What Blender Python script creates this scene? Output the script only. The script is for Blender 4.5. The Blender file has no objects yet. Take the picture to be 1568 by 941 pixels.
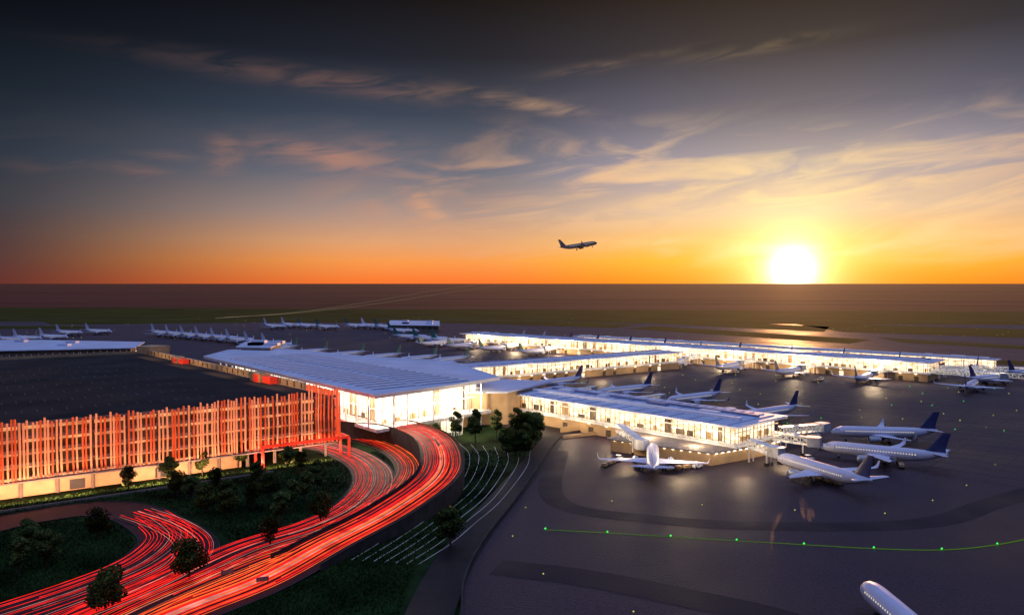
import bpy, bmesh, math, random
from math import sin, cos, pi, radians, sqrt, atan2
from mathutils import Vector, Matrix
import numpy as np
random.seed(7)
scene = bpy.context.scene
H = 60.0; F = 1200.0; PITCH = math.atan(37.5/F)

def P(u, v, z=0.0):
    """surveyed plan position: where a sight line measured on the photo meets level z"""
    a = (u-784.0)/F; b = (470.5-v)/F
    dy = cos(PITCH)+b*sin(PITCH); dz = -sin(PITCH)+b*cos(PITCH)
    s = (z-H)/dz
    return Vector((a*s, dy*s, z))

def lin(c):
    return tuple(((x/255.0)/12.92 if x/255.0 <= 0.04045 else ((x/255.0+0.055)/1.055)**2.4) for x in c)

# ------------------------------------------------------------ materials
def mat(name, col, rough=0.6, metal=0.0, emit=None, es=0.0, var=0.25, vscale=0.5, bump=0.0, bscale=3.0, spec=0.5, tint=None, grain=0.0, sample=False, stretch=(1,1,1)):
    m = bpy.data.materials.new(name); m.use_nodes = True
    nt = m.node_tree; n = nt.nodes; l = nt.links
    b = n['Principled BSDF']
    b.inputs['Roughness'].default_value = rough
    b.inputs['Metallic'].default_value = metal
    b.inputs['Specular IOR Level'].default_value = spec
    if tint: b.inputs['Specular Tint'].default_value = tuple(tint)+(1,)
    tc = n.new('ShaderNodeTexCoord'); mp = n.new('ShaderNodeMapping'); mp.inputs['Scale'].default_value = stretch
    l.new(tc.outputs['Object'], mp.inputs['Vector'])
    nz = n.new('ShaderNodeTexNoise'); nz.inputs['Scale'].default_value = vscale; nz.inputs['Detail'].default_value = 8
    l.new(mp.outputs['Vector'], nz.inputs['Vector'])
    r = n.new('ShaderNodeValToRGB')
    r.color_ramp.elements[0].position = 0.3; r.color_ramp.elements[1].position = 0.7
    r.color_ramp.elements[0].color = tuple(c*(1-var) for c in col)+(1,)
    r.color_ramp.elements[1].color = tuple(min(1, c*(1+var)) for c in col)+(1,)
    l.new(nz.outputs['Fac'], r.inputs['Fac']); colout = r.outputs['Color']
    if grain > 0:
        ng = n.new('ShaderNodeTexNoise'); ng.inputs['Scale'].default_value = 1.6; ng.inputs['Detail'].default_value = 3
        l.new(tc.outputs['Object'], ng.inputs['Vector'])
        mr = n.new('ShaderNodeMapRange'); mr.inputs[1].default_value=.3; mr.inputs[2].default_value=.7; mr.inputs[3].default_value=1-grain; mr.inputs[4].default_value=1+grain
        l.new(ng.outputs['Fac'], mr.inputs[0])
        vm = n.new('ShaderNodeVectorMath'); vm.operation='SCALE'; l.new(colout, vm.inputs[0]); l.new(mr.outputs[0], vm.inputs['Scale']); colout = vm.outputs[0]
        mr2 = n.new('ShaderNodeMapRange'); mr2.inputs[1].default_value=.3; mr2.inputs[2].default_value=.7; mr2.inputs[3].default_value=rough-.1; mr2.inputs[4].default_value=rough+.12
        l.new(nz.outputs['Fac'], mr2.inputs[0]); l.new(mr2.outputs[0], b.inputs['Roughness'])
    l.new(colout, b.inputs['Base Color'])
    if bump > 0:
        nb = n.new('ShaderNodeTexNoise'); nb.inputs['Scale'].default_value = bscale; nb.inputs['Detail'].default_value = 4
        l.new(tc.outputs['Object'], nb.inputs['Vector'])
        bp = n.new('ShaderNodeBump'); bp.inputs['Strength'].default_value = bump; bp.inputs['Distance'].default_value = 0.3
        l.new(nb.outputs['Fac'], bp.inputs['Height']); l.new(bp.outputs['Normal'], b.inputs['Normal'])
    if emit:
        b.inputs['Emission Color'].default_value = tuple(emit)+(1,)
        b.inputs['Emission Strength'].default_value = es
        if not sample: m.cycles.emission_sampling = 'NONE'
    return m

def emat(name, col, s, noise=0.0):
    m = bpy.data.materials.new(name); m.use_nodes = True
    nt = m.node_tree; n = nt.nodes; l = nt.links; n.remove(n['Principled BSDF'])
    e = n.new('ShaderNodeEmission'); e.inputs[0].default_value = tuple(col)+(1,); e.inputs[1].default_value = s
    if noise:
        tc = n.new('ShaderNodeTexCoord'); nz = n.new('ShaderNodeTexNoise'); nz.inputs['Scale'].default_value = .22; nz.inputs['Detail'].default_value = 4
        mr = n.new('ShaderNodeMapRange'); mr.inputs[1].default_value=.3; mr.inputs[2].default_value=.7; mr.inputs[3].default_value=s*(1-noise); mr.inputs[4].default_value=s*(1+noise)
        l.new(tc.outputs['Object'], nz.inputs['Vector']); l.new(nz.outputs['Fac'], mr.inputs[0]); l.new(mr.outputs[0], e.inputs[1])
    l.new(e.outputs[0], n['Material Output'].inputs[0]); m.cycles.emission_sampling = 'NONE'
    return m

def glowroom(name, c1, c2, s, scale=(0.25, 0.25, 0.6), p=(.36,.62)):
    m = bpy.data.materials.new(name); m.use_nodes = True
    nt = m.node_tree; n = nt.nodes; l = nt.links; b = n['Principled BSDF']
    b.inputs['Base Color'].default_value = (0.3, 0.25, 0.2, 1)
    tc = n.new('ShaderNodeTexCoord'); mp = n.new('ShaderNodeMapping'); mp.inputs['Scale'].default_value = scale
    nz = n.new('ShaderNodeTexNoise'); nz.inputs['Scale'].default_value = 1.3; nz.inputs['Detail'].default_value = 5; nz.inputs['Roughness'].default_value = 0.75
    r = n.new('ShaderNodeValToRGB'); r.color_ramp.elements[0].position = p[0]; r.color_ramp.elements[1].position = p[1]
    r.color_ramp.elements[0].color = c1+(1,); r.color_ramp.elements[1].color = c2+(1,)
    l.new(tc.outputs['Object'], mp.inputs['Vector']); l.new(mp.outputs['Vector'], nz.inputs['Vector'])
    l.new(nz.outputs['Fac'], r.inputs['Fac']); l.new(r.outputs['Color'], b.inputs['Emission Color'])
    b.inputs['Emission Strength'].default_value = s
    return m

M_ground = mat('far_plain', (0.040, 0.011, 0.009), 0.94, var=0.8, vscale=0.004, spec=.40, tint=(1,.22,.10), stretch=(.2,1,1), bump=1.0, bscale=.05)  # low-sun glow and haze over the plain put into its red colour and tint
M_field = mat('field_grass', (0.027, 0.038, 0.005), 0.95, var=0.4, vscale=0.01, spec=.08, tint=(1,.6,.1))
M_track = mat('farm_track', (0.010, 0.008, 0.008), 0.95, var=0.3, vscale=0.01, spec=.1)
M_lawn = mat('lawn', (0.012, 0.024, 0.008), 0.95, var=0.8, vscale=0.08, bump=0.6, bscale=1.2, spec=.02)
M_blade = mat('grass_blades', (0.028, 0.062, 0.016), 0.85, var=0.85, vscale=0.07, spec=.03)
M_apron = mat('apron_asphalt', (0.022, 0.014, 0.023), 0.56, var=0.45, vscale=0.02, bump=0.45, bscale=2.2, grain=.6, spec=.33, tint=(1,.64,.72))
M_apron2 = mat('apron_dark_asphalt', (0.012, 0.008, 0.013), 0.62, var=0.3, vscale=0.05, bump=0.3, bscale=2.2, grain=.4, spec=.25, tint=(1,.7,.75))
M_road = mat('road_asphalt', (0.015, 0.011, 0.012), 0.6, var=0.3, vscale=0.3, bump=0.2, bscale=2, spec=.15)
M_conc = mat('concrete', (0.20, 0.17, 0.15), 0.75, var=0.2, vscale=0.3)
M_kerb = mat('dark_kerb', (0.050, 0.043, 0.043), 0.85, var=0.3, vscale=0.3, spec=.1)  # darker grey for kerbs and road walls
M_tan = mat('tan_panel', (0.46, 0.31, 0.17), 0.6, var=0.2, vscale=0.2)
M_roofw = mat('white_metal_roof', (0.52, 0.58, 0.73), 0.45, 0.0, var=0.14, vscale=0.06)
M_roofl = mat('roof_ribs', (0.84, 0.87, 0.95), 0.35, 0.0, var=0.05)
M_roofd = mat('roof_gap', (0.20, 0.25, 0.40), 0.4, var=0.1)
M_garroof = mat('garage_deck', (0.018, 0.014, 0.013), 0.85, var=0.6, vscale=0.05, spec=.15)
M_fin = mat('red_fin', (0.78, 0.12, 0.035), 0.45, var=0.25, vscale=0.4, emit=(1.0, 0.10, 0.02), es=0.42)  # fins glow by themselves: wash light put into the material
M_fin2 = mat('orange_fin', (0.88, 0.34, 0.16), 0.45, var=0.25, vscale=0.4, emit=(1.0, 0.24, 0.09), es=0.58)  # same built-in glow as the red fins, in orange
M_red = mat('red_steel', (0.65, 0.03, 0.015), 0.4, var=0.15, emit=(1, 0.05, 0.02), es=0.3)  # red steel with a glow of its own added to the colour
M_garin = glowroom('garage_interior', (0.32, 0.06, 0.02), (1.0, 0.48, 0.20), 1.25, (0.10, 0.10, 0.4), (.4,.68))
M_dark = mat('dark_metal', (0.03, 0.03, 0.035), 0.5, 0.3)
M_joint = mat('joint_sealant', (0.010, 0.007, 0.010), 0.7)
M_mull = mat('mullion', (0.12, 0.09, 0.07), 0.4, 0.4)
M_white = mat('white_steel', (0.75, 0.75, 0.75), 0.4)
M_glow = glowroom('lit_hall', (0.52, 0.22, 0.07), (1.0, 0.86, 0.60), 1.9, (.22,.22,.5), (.38,.60))
M_glow2 = glowroom('lit_terminal', (0.80, 0.48, 0.22), (1.0, 0.92, 0.74), 2.0, (.12,.12,.3), (.36,.58))
M_lampW = mat('lamp_warm', (0.8, 0.7, 0.5), emit=(1.0, 0.86, 0.64), es=8)
M_tr = emat('tail_light_trail', (1.0, 0.018, 0.012), 1.45, .5)
M_tr2 = emat('tail_light_trail_orange', (1.0, 0.12, 0.025), 1.4, .4)
M_tr3 = emat('head_light_trail', (1.0, 0.35, 0.30), 0.8, .5)
M_line = mat('white_kerb_glow', (0.26, 0.26, 0.30), emit=(0.8, 0.82, 0.95), es=0.08, var=0.6, vscale=.1)  # white kerbs, no lamps; faint glow added to their colour
M_green = emat('green_lamp', (0.05, 1.0, 0.12), 1.3)
M_yel = emat('yellow_lamp', (0.75, 0.80, 0.15), 1.0)
M_greenline = emat('green_centreline_lights', (0.16, 0.42, 0.02), .4)
M_paint = mat('apron_paint', (0.20, 0.16, 0.12), 0.7)
M_bark = mat('bark', (0.05, 0.035, 0.025), 0.9)
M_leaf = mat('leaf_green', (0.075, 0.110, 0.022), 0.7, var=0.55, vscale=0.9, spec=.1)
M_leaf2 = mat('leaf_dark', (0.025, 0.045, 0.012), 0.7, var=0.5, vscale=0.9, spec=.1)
M_plane = mat('aircraft_white', (0.58, 0.59, 0.73), 0.42, var=0.06, vscale=0.3, spec=.4)
M_backlit = mat('aircraft_backlit', (0.20, 0.17, 0.17), 0.45, var=0.1, vscale=0.3, spec=.3)  # backlit silhouette of the flying airliner put into darker paint
M_blue = mat('tail_blue', (0.03, 0.040, 0.13), 0.4, var=0.1)
M_teal = mat('tail_teal', (0.02, 0.14, 0.14), 0.4, var=0.1)
M_rubber = mat('rubber', (0.015, 0.015, 0.015), 0.8)
M_cock = mat('cockpit_glass', (0.01, 0.012, 0.018), 0.3)
M_win = emat('cabin_window', (1.0, 0.85, 0.6), 0.9)
M_eng = mat('engine_metal', (0.40, 0.42, 0.48), 0.5, 0.4)

# ------------------------------------------------------------ mesh builder
class MB:
    def __init__(s): s.v=[]; s.f=[]; s.m=[]; s.sm=[]
    def add(s, vs, fs, mi=0, smooth=False):
        o=len(s.v); s.v += [tuple(x) for x in vs]
        for f in fs: s.f.append([i+o for i in f]); s.m.append(mi); s.sm.append(smooth)
    def prism(s, poly, z0, z1, mi=0, mtop=None):
        n=len(poly)
        a=sum(poly[i][0]*poly[(i+1)%n][1]-poly[(i+1)%n][0]*poly[i][1] for i in range(n))
        if a<0: poly=poly[::-1]
        vs=[(p[0],p[1],z0) for p in poly]+[(p[0],p[1],z1) for p in poly]
        s.add(vs,[[i,(i+1)%n,n+(i+1)%n,n+i] for i in range(n)]+[list(range(n))[::-1]],mi)
        s.add([(p[0],p[1],z1) for p in poly],[list(range(n))],mi if mtop is None else mtop)
    def beam(s,p,q,w,h,mi=0):
        p=Vector(p);q=Vector(q);d=(q-p)
        if d.length<1e-6:return
        d.normalize()
        up=Vector((0,0,1)) if abs(d.z)<0.95 else Vector((1,0,0))
        sd=d.cross(up).normalized(); up=sd.cross(d).normalized()
        sd*=w/2; up*=h/2
        vs=[p-sd-up,p+sd-up,p+sd+up,p-sd+up,q-sd-up,q+sd-up,q+sd+up,q-sd+up]
        s.add(vs,[[3,2,1,0],[4,5,6,7],[0,1,5,4],[1,2,6,5],[2,3,7,6],[3,0,4,7]],mi)
    def loft(s,secs,mi=0,smooth=True,cap=True):
        n=len(secs[0]);vs=[p for c in secs for p in c];fs=[]
        for k in range(len(secs)-1):
            for i in range(n):
                j=(i+1)%n; fs.append([k*n+i,k*n+j,(k+1)*n+j,(k+1)*n+i])
        s.add(vs,fs,mi,smooth)
        if cap:
            s.add(secs[0],[list(range(n))[::-1]],mi); s.add(secs[-1],[list(range(n))],mi)
    def mesh(s,name,mats):
        me=bpy.data.meshes.new(name); me.from_pydata(s.v,[],s.f)
        for m in mats: me.materials.append(m)
        me.polygons.foreach_set('material_index',s.m); me.polygons.foreach_set('use_smooth',s.sm)
        me.update(); return me
    def obj(s,name,mats,parent=None):
        me=s.mesh(name,mats); o=bpy.data.objects.new(name,me); scene.collection.objects.link(o)
        if parent: o.parent=parent
        return o
def link(name,me,loc=(0,0,0),rz=0,sc=1,rot=None):
    o=bpy.data.objects.new(name,me); o.location=loc; o.rotation_euler=rot or (0,0,rz); o.scale=(sc,sc,sc)
    scene.collection.objects.link(o); return o
def empty(name):
    o=bpy.data.objects.new(name,None); scene.collection.objects.link(o); return o
def v2(a): return Vector((a[0],a[1],0))
def smooth(pts,n=14):
    pts=[Vector(p) for p in pts]; q=[pts[0]*2-pts[1]]+pts+[pts[-1]*2-pts[-2]]; out=[]
    for i in range(1,len(q)-2):
        a,b,c,d=q[i-1:i+3]
        for k in range(n):
            t=k/n
            out.append(0.5*((2*b)+(c-a)*t+(2*a-5*b+4*c-d)*t*t+(3*b-a-3*c+d)*t**3))
    out.append(pts[-1]); return out
def normals(c):
    r=[]
    for i in range(len(c)):
        d=c[min(i+1,len(c)-1)]-c[max(i-1,0)]; d.z=0; d.normalize(); r.append(Vector((-d.y,d.x,0)))
    return r
def ribbon(mb,c,w,mi=0,dz=0):
    ns=normals(c); vs=[]; n=len(c)
    for p,nn in zip(c,ns): vs+=[p+nn*w/2+Vector((0,0,dz)),p-nn*w/2+Vector((0,0,dz))]
    mb.add(vs,[[2*i+1,2*i+3,2*i+2,2*i] for i in range(n-1)],mi)
def sheet(name,poly,z,m):
    n=len(poly); a=sum(poly[i][0]*poly[(i+1)%n][1]-poly[(i+1)%n][0]*poly[i][1] for i in range(n))
    if a<0: poly=poly[::-1]
    mb=MB(); mb.add([(p[0],p[1],z) for p in poly],[list(range(n))],0)
    return mb.obj(name,[m])

# ------------------------------------------------------------ ground
g=[60000,20000,8000,3000,1500,900,500,250,0]; xs=[-x for x in g]+g[-2::-1]
mb=MB(); n=len(xs)
mb.add([(x,y,0) for y in xs for x in xs],[[j*n+i,j*n+i+1,(j+1)*n+i+1,(j+1)*n+i] for j in range(n-1) for i in range(n-1)],0)
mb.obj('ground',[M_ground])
sheet('grass_field',[P(-900,467),P(2400,480),P(2400,512),P(-900,492)],0.05,M_field)
sheet('lawn',[(-420,30),(60,30),(60,330),(-60,345),(-420,345)],0.03,M_lawn)
mb=MB()
for a,w_ in (([(-400,458),(400,455),(900,459),(1900,463)],30),([(-400,447),(500,449),(1100,446),(1900,448)],60),([(-300,464),(700,463),(1900,471)],14),([(-400,441),(700,440),(1900,441.5)],120)):
    ribbon(mb,smooth([P(*q) for q in a]),w_)
mb.obj('farm_track',[M_track]).location.z=.3
edge=[P(700,1400),P(700,960),P(711,890),P(740,830),P(790,765),P(835,700),P(862,668)]
sheet('apron',[P(3200,1400),P(2600,700),P(2400,500),P(-900,489),P(-900,575),P(300,575),P(560,640),P(800,655)]+[P(862,668),P(835,700),P(790,765),P(740,830),P(711,890),P(700,960),P(700,1400)],0.08,M_apron)
for poly in [[(880,483),(1270,500),(1262,508),(860,489)],[(1000,499),(1335,520),(1300,526),(960,503)],[(1200,493),(1700,508),(1700,522),(1290,508)],
             [(600,480),(800,484),(780,489),(560,485)],[(1340,516),(1700,536),(1700,542),(1380,524)],[(60,490),(420,487),(380,494),(80,497)],[(700,489),(980,497),(940,502),(680,494)],[(-300,499),(120,499),(150,503),(-300,505)],[(1420,545),(1700,560),(1700,568),(1440,551)]]:
    sheet('grass_island',[P(*p) for p in poly],0.12,M_field)
mb=MB()
for a in ([(0,487),(400,489),(900,492),(1300,512),(1700,528)],[(-100,497),(300,498),(600,499),(900,506)],[(560,487),(900,493),(1200,510),(1568,530)]):
    ribbon(mb,smooth([P(*q) for q in a]),2.2)
mb.obj('taxiway_shoulder_lines',[M_paint]).location.z=.16
mb=MB()
ribbon(mb,smooth([P(855,690),P(850,765),P(1000,795),P(1215,806),P(1420,800),P(1520,770),P(1620,740)]),7)
ribbon(mb,smooth([P(760,868),P(900,885),P(1050,915),P(1200,950),P(1320,1010)]),9)
mb.obj('taxiway',[M_apron2]).location.z=0.11
mb=MB()
dcv=Vector((.735,-.68,0)); wcv=Vector((.68,.735,0))
for k in range(-6,26):
    a=Vector((10,330,0))+dcv*(k*9); mb.beam(a+wcv*12,a+wcv*190,.12,.02)
for k in range(2,20):
    a=Vector((10,330,0))+wcv*(k*10); mb.beam(a-dcv*50,a+dcv*230,.12,.02)
mb.obj('apron_joints',[M_joint]).location.z=.1
mb=MB()
ribbon(mb,smooth([P(850,640),P(845,672),P(800,730),P(740,800),P(690,870),P(650,960),P(610,1100)]),9)
mb.obj('service_road',[M_road]).location.z=0.10
mb=MB(); c=smooth([P(1000,652),P(900,660),P(862,668),P(835,700),P(790,765),P(740,830),P(711,890),P(708,960)])
for a,b in zip(c,c[1:]): mb.beam(a+Vector((0,0,.45)),b+Vector((0,0,.45)),0.4,0.7)
mb.obj('retaining_wall',[M_kerb])
mb=MB()
for a,b,h in ((P(858,662),P(935,654),2.2),(P(862,672),P(940,662),1.4)): mb.beam(a+Vector((0,0,h/2)),b+Vector((0,0,h/2)),.5,h)
mb.obj('ramp_wall',[M_tan])

# ------------------------------------------------------------ roads & light trails
def road(name,pts,w,wall=False):
    c=smooth(pts); mb=MB(); ribbon(mb,c,w,0)
    ns=normals(c)
    for s in (-1,1):
        e=[p+nn*s*(w/2+0.15) for p,nn in zip(c,ns)]
        for a,b in zip(e,e[1:]):
            if wall and max(a.z,b.z)>0.6:
                mb.add([(a.x,a.y,0),(b.x,b.y,0),(b.x,b.y,b.z+0.9),(a.x,a.y,a.z+0.9)],[[0,1,2,3]],1)
                mb.beam(a+Vector((0,0,0.95)),b+Vector((0,0,0.95)),0.25,0.12,1)
            else: mb.beam(a+Vector((0,0,0.06)),b+Vector((0,0,0.06)),0.2,0.14,1)
    mb.obj(name,[M_road,M_kerb]); return c
def trails(c,w,n,mats,h=0.55,frac=(0,1),j=0.22,size=0.13):
    mb=MB(); ns=normals(c); N=len(c)
    for k in range(n):
        off=(-0.5+(k+0.5)/n)*w+random.uniform(-j,j)
        a=int(N*max(0,frac[0]+random.uniform(0,0.4)*random.random()**2)); b=int(N*min(1,frac[1]-random.uniform(0,0.35)*random.random()**2))
        mi=random.choice(mats); s=size*random.uniform(0.35,1.5); ph=random.uniform(0,6); hh=h+random.uniform(-.2,.3)
        pts=[c[i]+ns[i]*(off+0.12*sin(ph+i*0.07))+Vector((0,0,hh)) for i in range(a,max(b,a+3)) if i<N]
        for p,q in zip(pts,pts[1:]): mb.beam(p,q+(q-p)*0.05,s,s*0.6,mi)
    mb.obj('light_trails',[M_tr,M_tr2,M_tr3])
up=[Vector((-150,405,6)),Vector((-105,352,6)),P(515,641,6),P(600,649,6),P(655,667,6),P(676,695,6),P(668,732,5),P(600,783,3),P(500,836,1.2),P(400,890,.2),P(262,945,.1),P(60,1040,.1)]
c1=road('elevated_road',up,13,True); trails(c1,11,18,[0,0,0,0,1]); trails(c1,2.5,3,[1,2],frac=(0.35,1),size=.30); trails(c1,10,5,[1],frac=(.5,1),size=.28)
lo=[Vector((-120,350,.1)),P(480,653,.1),P(545,668,.1),P(600,685,.1),P(632,712,.1),P(622,745,.1),P(575,780,.1),P(495,826,.1),P(390,866,.1),P(250,925,.1),P(80,1010,.1)]
c2=road('arrivals_road',lo,12); trails(c2,10,13,[1,1,0])
l3=[Vector((-140,300,.14)),P(400,670,.14),P(460,678,.14),P(520,690,.14),P(562,712,.14),P(572,740,.14),P(545,775,.14),P(480,808,.14),P(380,840,.14),P(290,880,.14),P(140,945,.14),P(-60,1050,.14)]
c3=road('garage_road',l3,13); trails(c3,11,15,[0,0,0,0,2])
l4=[P(-160,850,.18),P(-20,806,.18),P(90,784,.18),P(160,778,.18),P(210,786,.18),P(246,806,.18),P(258,828,.18),P(215,865,.18),P(120,905,.18),P(-30,955,.18),P(-200,1010,.18)]
c4=road('exit_road',l4,13); trails(c4,11,13,[0,0,0,0,2],frac=(0.42,1),size=.10)
l5=[P(205,786,.22),P(262,806,.22),P(297,832,.22),P(285,865,.22),P(210,905,.22),P(110,945,.22),P(-50,1010,.22)]
c5=road('merge_road',l5,10); trails(c5,9,13,[0,0,0,0,0,2],size=.10)
mb=MB(); inn=[(703,678),(719,697),(708,735),(650,785),(590,825),(538,857)]; out=[(812,690),(806,715),(768,765),(728,800),(690,832),(640,864)]
for k in range(7):
    t=k/6; c=smooth([P(a[0]*(1-t)+b[0]*t,a[1]*(1-t)+b[1]*t,0.1) for a,b in zip(inn,out)])
    for a,b in zip(c,c[1:]): mb.beam(a+Vector((0,0,.06)),b+Vector((0,0,.06)),0.12,0.08)
mb.obj('white_kerb_lines',[M_line])
def sign(p,rz):
    mb=MB()
    for x in (-.9,.9): mb.beam((x,0,0),(x,0,1.9),.09,.09,1)
    mb.beam((-1.2,-.06,1.5),(1.2,-.06,1.5),.06,.9,0); mb.beam((-1.1,-.10,1.5),(1.1,-.10,1.5),.02,.7,2)
    link('direction_sign',mb.mesh('direction_sign',[M_conc,M_dark,M_conc]),p,rz)
sign(P(348,886),.5); sign(P(402,897),.4)

# ------------------------------------------------------------ parking garage
gar=empty('parking_garage')
B=Vector((-60.5,270,0)); A=Vector((-296,99,0)); C=Vector((-204,435,0)); D=C+(A-B)*0.9
df=(B-A).normalized(); nb=Vector((-df.y,df.x,0)); Lf=(B-A).length
mb=MB()
inset=[A+nb*2,B+nb*2-df*2,C-df*2,D]
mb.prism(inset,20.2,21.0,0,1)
for z in (5.4,9.2,13.0,16.8): mb.prism(inset,z,z+0.5,0)
for z in (5.9,9.7,13.5,17.3): mb.beam(A+nb*14+Vector((0,0,z+1.5)),B+nb*14-df*3+Vector((0,0,z+1.5)),0.3,2.9,2)
for z in (9.0,12.8,16.6,20.0):
    k=0
    while k<Lf-4:
        if random.random()<.8: mb.beam(A+df*k+nb*6+Vector((0,0,z)),A+df*(k+1.6)+nb*6+Vector((0,0,z)),0.4,0.12,3)
        k+=7
k=0
while k<Lf-2:
    mb.beam(A+df*k+nb*3+Vector((0,0,0)),A+df*k+nb*3+Vector((0,0,20.2)),0.8,0.8,0); k+=9
e=Lf-32
mb.beam(A+nb*3.6+Vector((0,0,2.7)),A+df*e+nb*3.6+Vector((0,0,2.7)),0.4,5.4,4)
mb.beam(A+df*e+nb*3.6+Vector((0,0,2.7)),A+df*e+nb*60+Vector((0,0,2.7)),0.4,5.4,4)
k=4
while k<e-6:
    mb.prism([A+df*k+nb*3.3,A+df*(k+4)+nb*3.3,A+df*(k+4)+nb*3.36,A+df*k+nb*3.36],.3,3.2,6); k+=random.choice((23,31,44))
mb.beam(A-nb*0.6+Vector((0,0,5.2)),B-nb*0.6+Vector((0,0,5.2)),2.4,0.4,0)
mb.obj('structure',[M_conc,M_garroof,M_garin,M_lampW,M_tan,M_white,M_dark],gar)
mb=MB(); mb.beam(A+df*60-nb*13+Vector((0,0,0.3)),A+df*(e+6)-nb*10+Vector((0,0,0.3)),0.4,0.6,0); mb.obj('low_wall',[M_conc])
ds=(C-B).normalized(); Ls=(C-B).length; ns_=Vector((ds.y,-ds.x,0))
mb=MB()
mb.beam(B+ds*2-ns_*.2+Vector((0,0,13)),C+Vector((0,0,13)),0.5,14,0)
mb.beam(B+ds*24+Vector((0,0,21.9)),C+Vector((0,0,21.9)),0.9,2.6,1)
mb.beam(C+Vector((0,0,21.5)),D+Vector((0,0,21.5)),0.9,1.6,1)
k=26
while k<Ls:
    mb.beam(B+ds*k-ns_*.5+Vector((0,0,22.0)),B+ds*(k+.5)-ns_*.5+Vector((0,0,22.0)),.2,2.0,2); k+=6
k=0
while k<160:
    mb.beam(C-df*k+Vector((0,0,21.5)),C-df*k+Vector((0,0,23.4)),.5,.5,0); k+=3.2
mb.obj('parapet',[M_conc,M_tan,M_dark],gar)
mb=MB()
for s,w,h in ((52,9,3.6),(150,7,3.0)):
    q=B+ds*s-ns_*1.5
    def bx(o,l,z0,z1,mi,dd=4,off=0):
        a=q+ds*o-ns_*off; mb.prism([a,a+ds*l,a+ds*l-ns_*dd,a-ns_*dd],z0,z1,mi)
    bx(0,w,21,21+h,0); bx(1,w*.5,21,21+h*.85,1,.3,4.01); bx(-w*.8,w*.75,21,21+h*.7,1,3)
mb.prism([C+Vector((-4,-2,0)),C+Vector((6,-6,0)),C+Vector((12,4,0)),C+Vector((0,8,0))],15,25,0)
mb.obj('stair_towers',[M_tan,M_red,M_dark],gar)
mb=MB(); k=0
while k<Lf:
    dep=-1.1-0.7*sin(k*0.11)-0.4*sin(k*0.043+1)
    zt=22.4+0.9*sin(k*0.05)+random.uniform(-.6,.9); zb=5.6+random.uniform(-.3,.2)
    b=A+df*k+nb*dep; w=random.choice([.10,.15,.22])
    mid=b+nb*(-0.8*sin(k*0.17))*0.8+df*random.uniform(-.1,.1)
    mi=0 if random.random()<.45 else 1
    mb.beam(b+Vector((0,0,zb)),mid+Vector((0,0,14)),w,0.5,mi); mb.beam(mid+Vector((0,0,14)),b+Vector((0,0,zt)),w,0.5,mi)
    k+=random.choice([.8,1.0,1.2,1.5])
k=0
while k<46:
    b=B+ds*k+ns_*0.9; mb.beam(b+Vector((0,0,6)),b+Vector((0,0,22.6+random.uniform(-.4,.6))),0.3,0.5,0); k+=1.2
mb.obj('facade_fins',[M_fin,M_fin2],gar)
mb=MB()
for z in (9.4,13.2,17.0,20.8):
    mb.beam(A+nb*1.2+Vector((0,0,z)),B+nb*1.2+Vector((0,0,z)),0.25,0.9,0)
mb.obj('floor_edges',[M_conc],gar)
mb=MB()
for r in range(7):
    for k in range(0,60):
        a=A+df*(20+k*4)+nb*(22+r*22)
        mb.beam(a+Vector((0,0,21.04)),a+nb*5+Vector((0,0,21.04)),0.1,0.02)
mb.obj('deck_markings',[M_conc],gar)
mb=MB()
a=B-df*27-nb*3; b=B+df*3-nb*3
for o in (0,-8):
    for p in (a,b): mb.beam(p+nb*(-o*0.9),p+nb*(-o*0.9)+Vector((0,0,6.6)),0.8,0.8,0)
    mb.beam(a+nb*(-o*.9)+Vector((0,0,7)),b+nb*(-o*.9)+Vector((0,0,7)),0.8,0.9,0)
for k in range(11):
    p=a.lerp(b,k/10); mb.beam(p+Vector((0,0,7)),p+nb*7.2+Vector((0,0,7)),0.4,0.6,0)
mb.obj('red_entrance_canopy',[M_red])

# ------------------------------------------------------------ terminal
ter=empty('airport_terminal')
ZR=20.0
R=[P(575,606,ZR),P(700,589,ZR),P(765,578,ZR),P(725,565,ZR),P(690,553,ZR),P(560,546,ZR),P(432,534,ZR),P(350,536,ZR),P(312,546,ZR)]
R1,R2,R7=R[0],R[2],R[8]
d1=(R7-R1);d1.z=0;Lr=d1.length;d1.normalize(); d2=(R2-R1);d2.z=0;d2.normalize(); pr=Vector((-d1.y,d1.x,0)); 
if pr.dot(d2)<0: pr=-pr
mb=MB(); mb.prism(R,ZR-1.0,ZR,1,0)
for k in range(24):
    s=16+k*(Lr-28)/24
    a=R1+d1*s+pr*5; a.z=0; L=46
    mb.beam(a+pr*2+Vector((0,0,ZR+.3)),a+pr*(L*.46)+Vector((0,0,ZR+.3)),1.5,0.5,1)
    mb.beam(a+pr*L*0.54+Vector((0,0,ZR+.3)),a+pr*L+Vector((0,0,ZR+.3)),1.5,0.5,1)
    mb.beam(a-d1*1.35+pr*2+Vector((0,0,ZR+.06)),a-d1*1.35+pr*L+Vector((0,0,ZR+.06)),0.8,0.12,2)
for p,q in zip(R,R[1:]+R[:1]): mb.beam(p+Vector((0,0,.15)),q+Vector((0,0,.15)),.5,.5,1)
mb.obj('roof',[M_roofw,M_roofl,M_roofd],ter)
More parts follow.
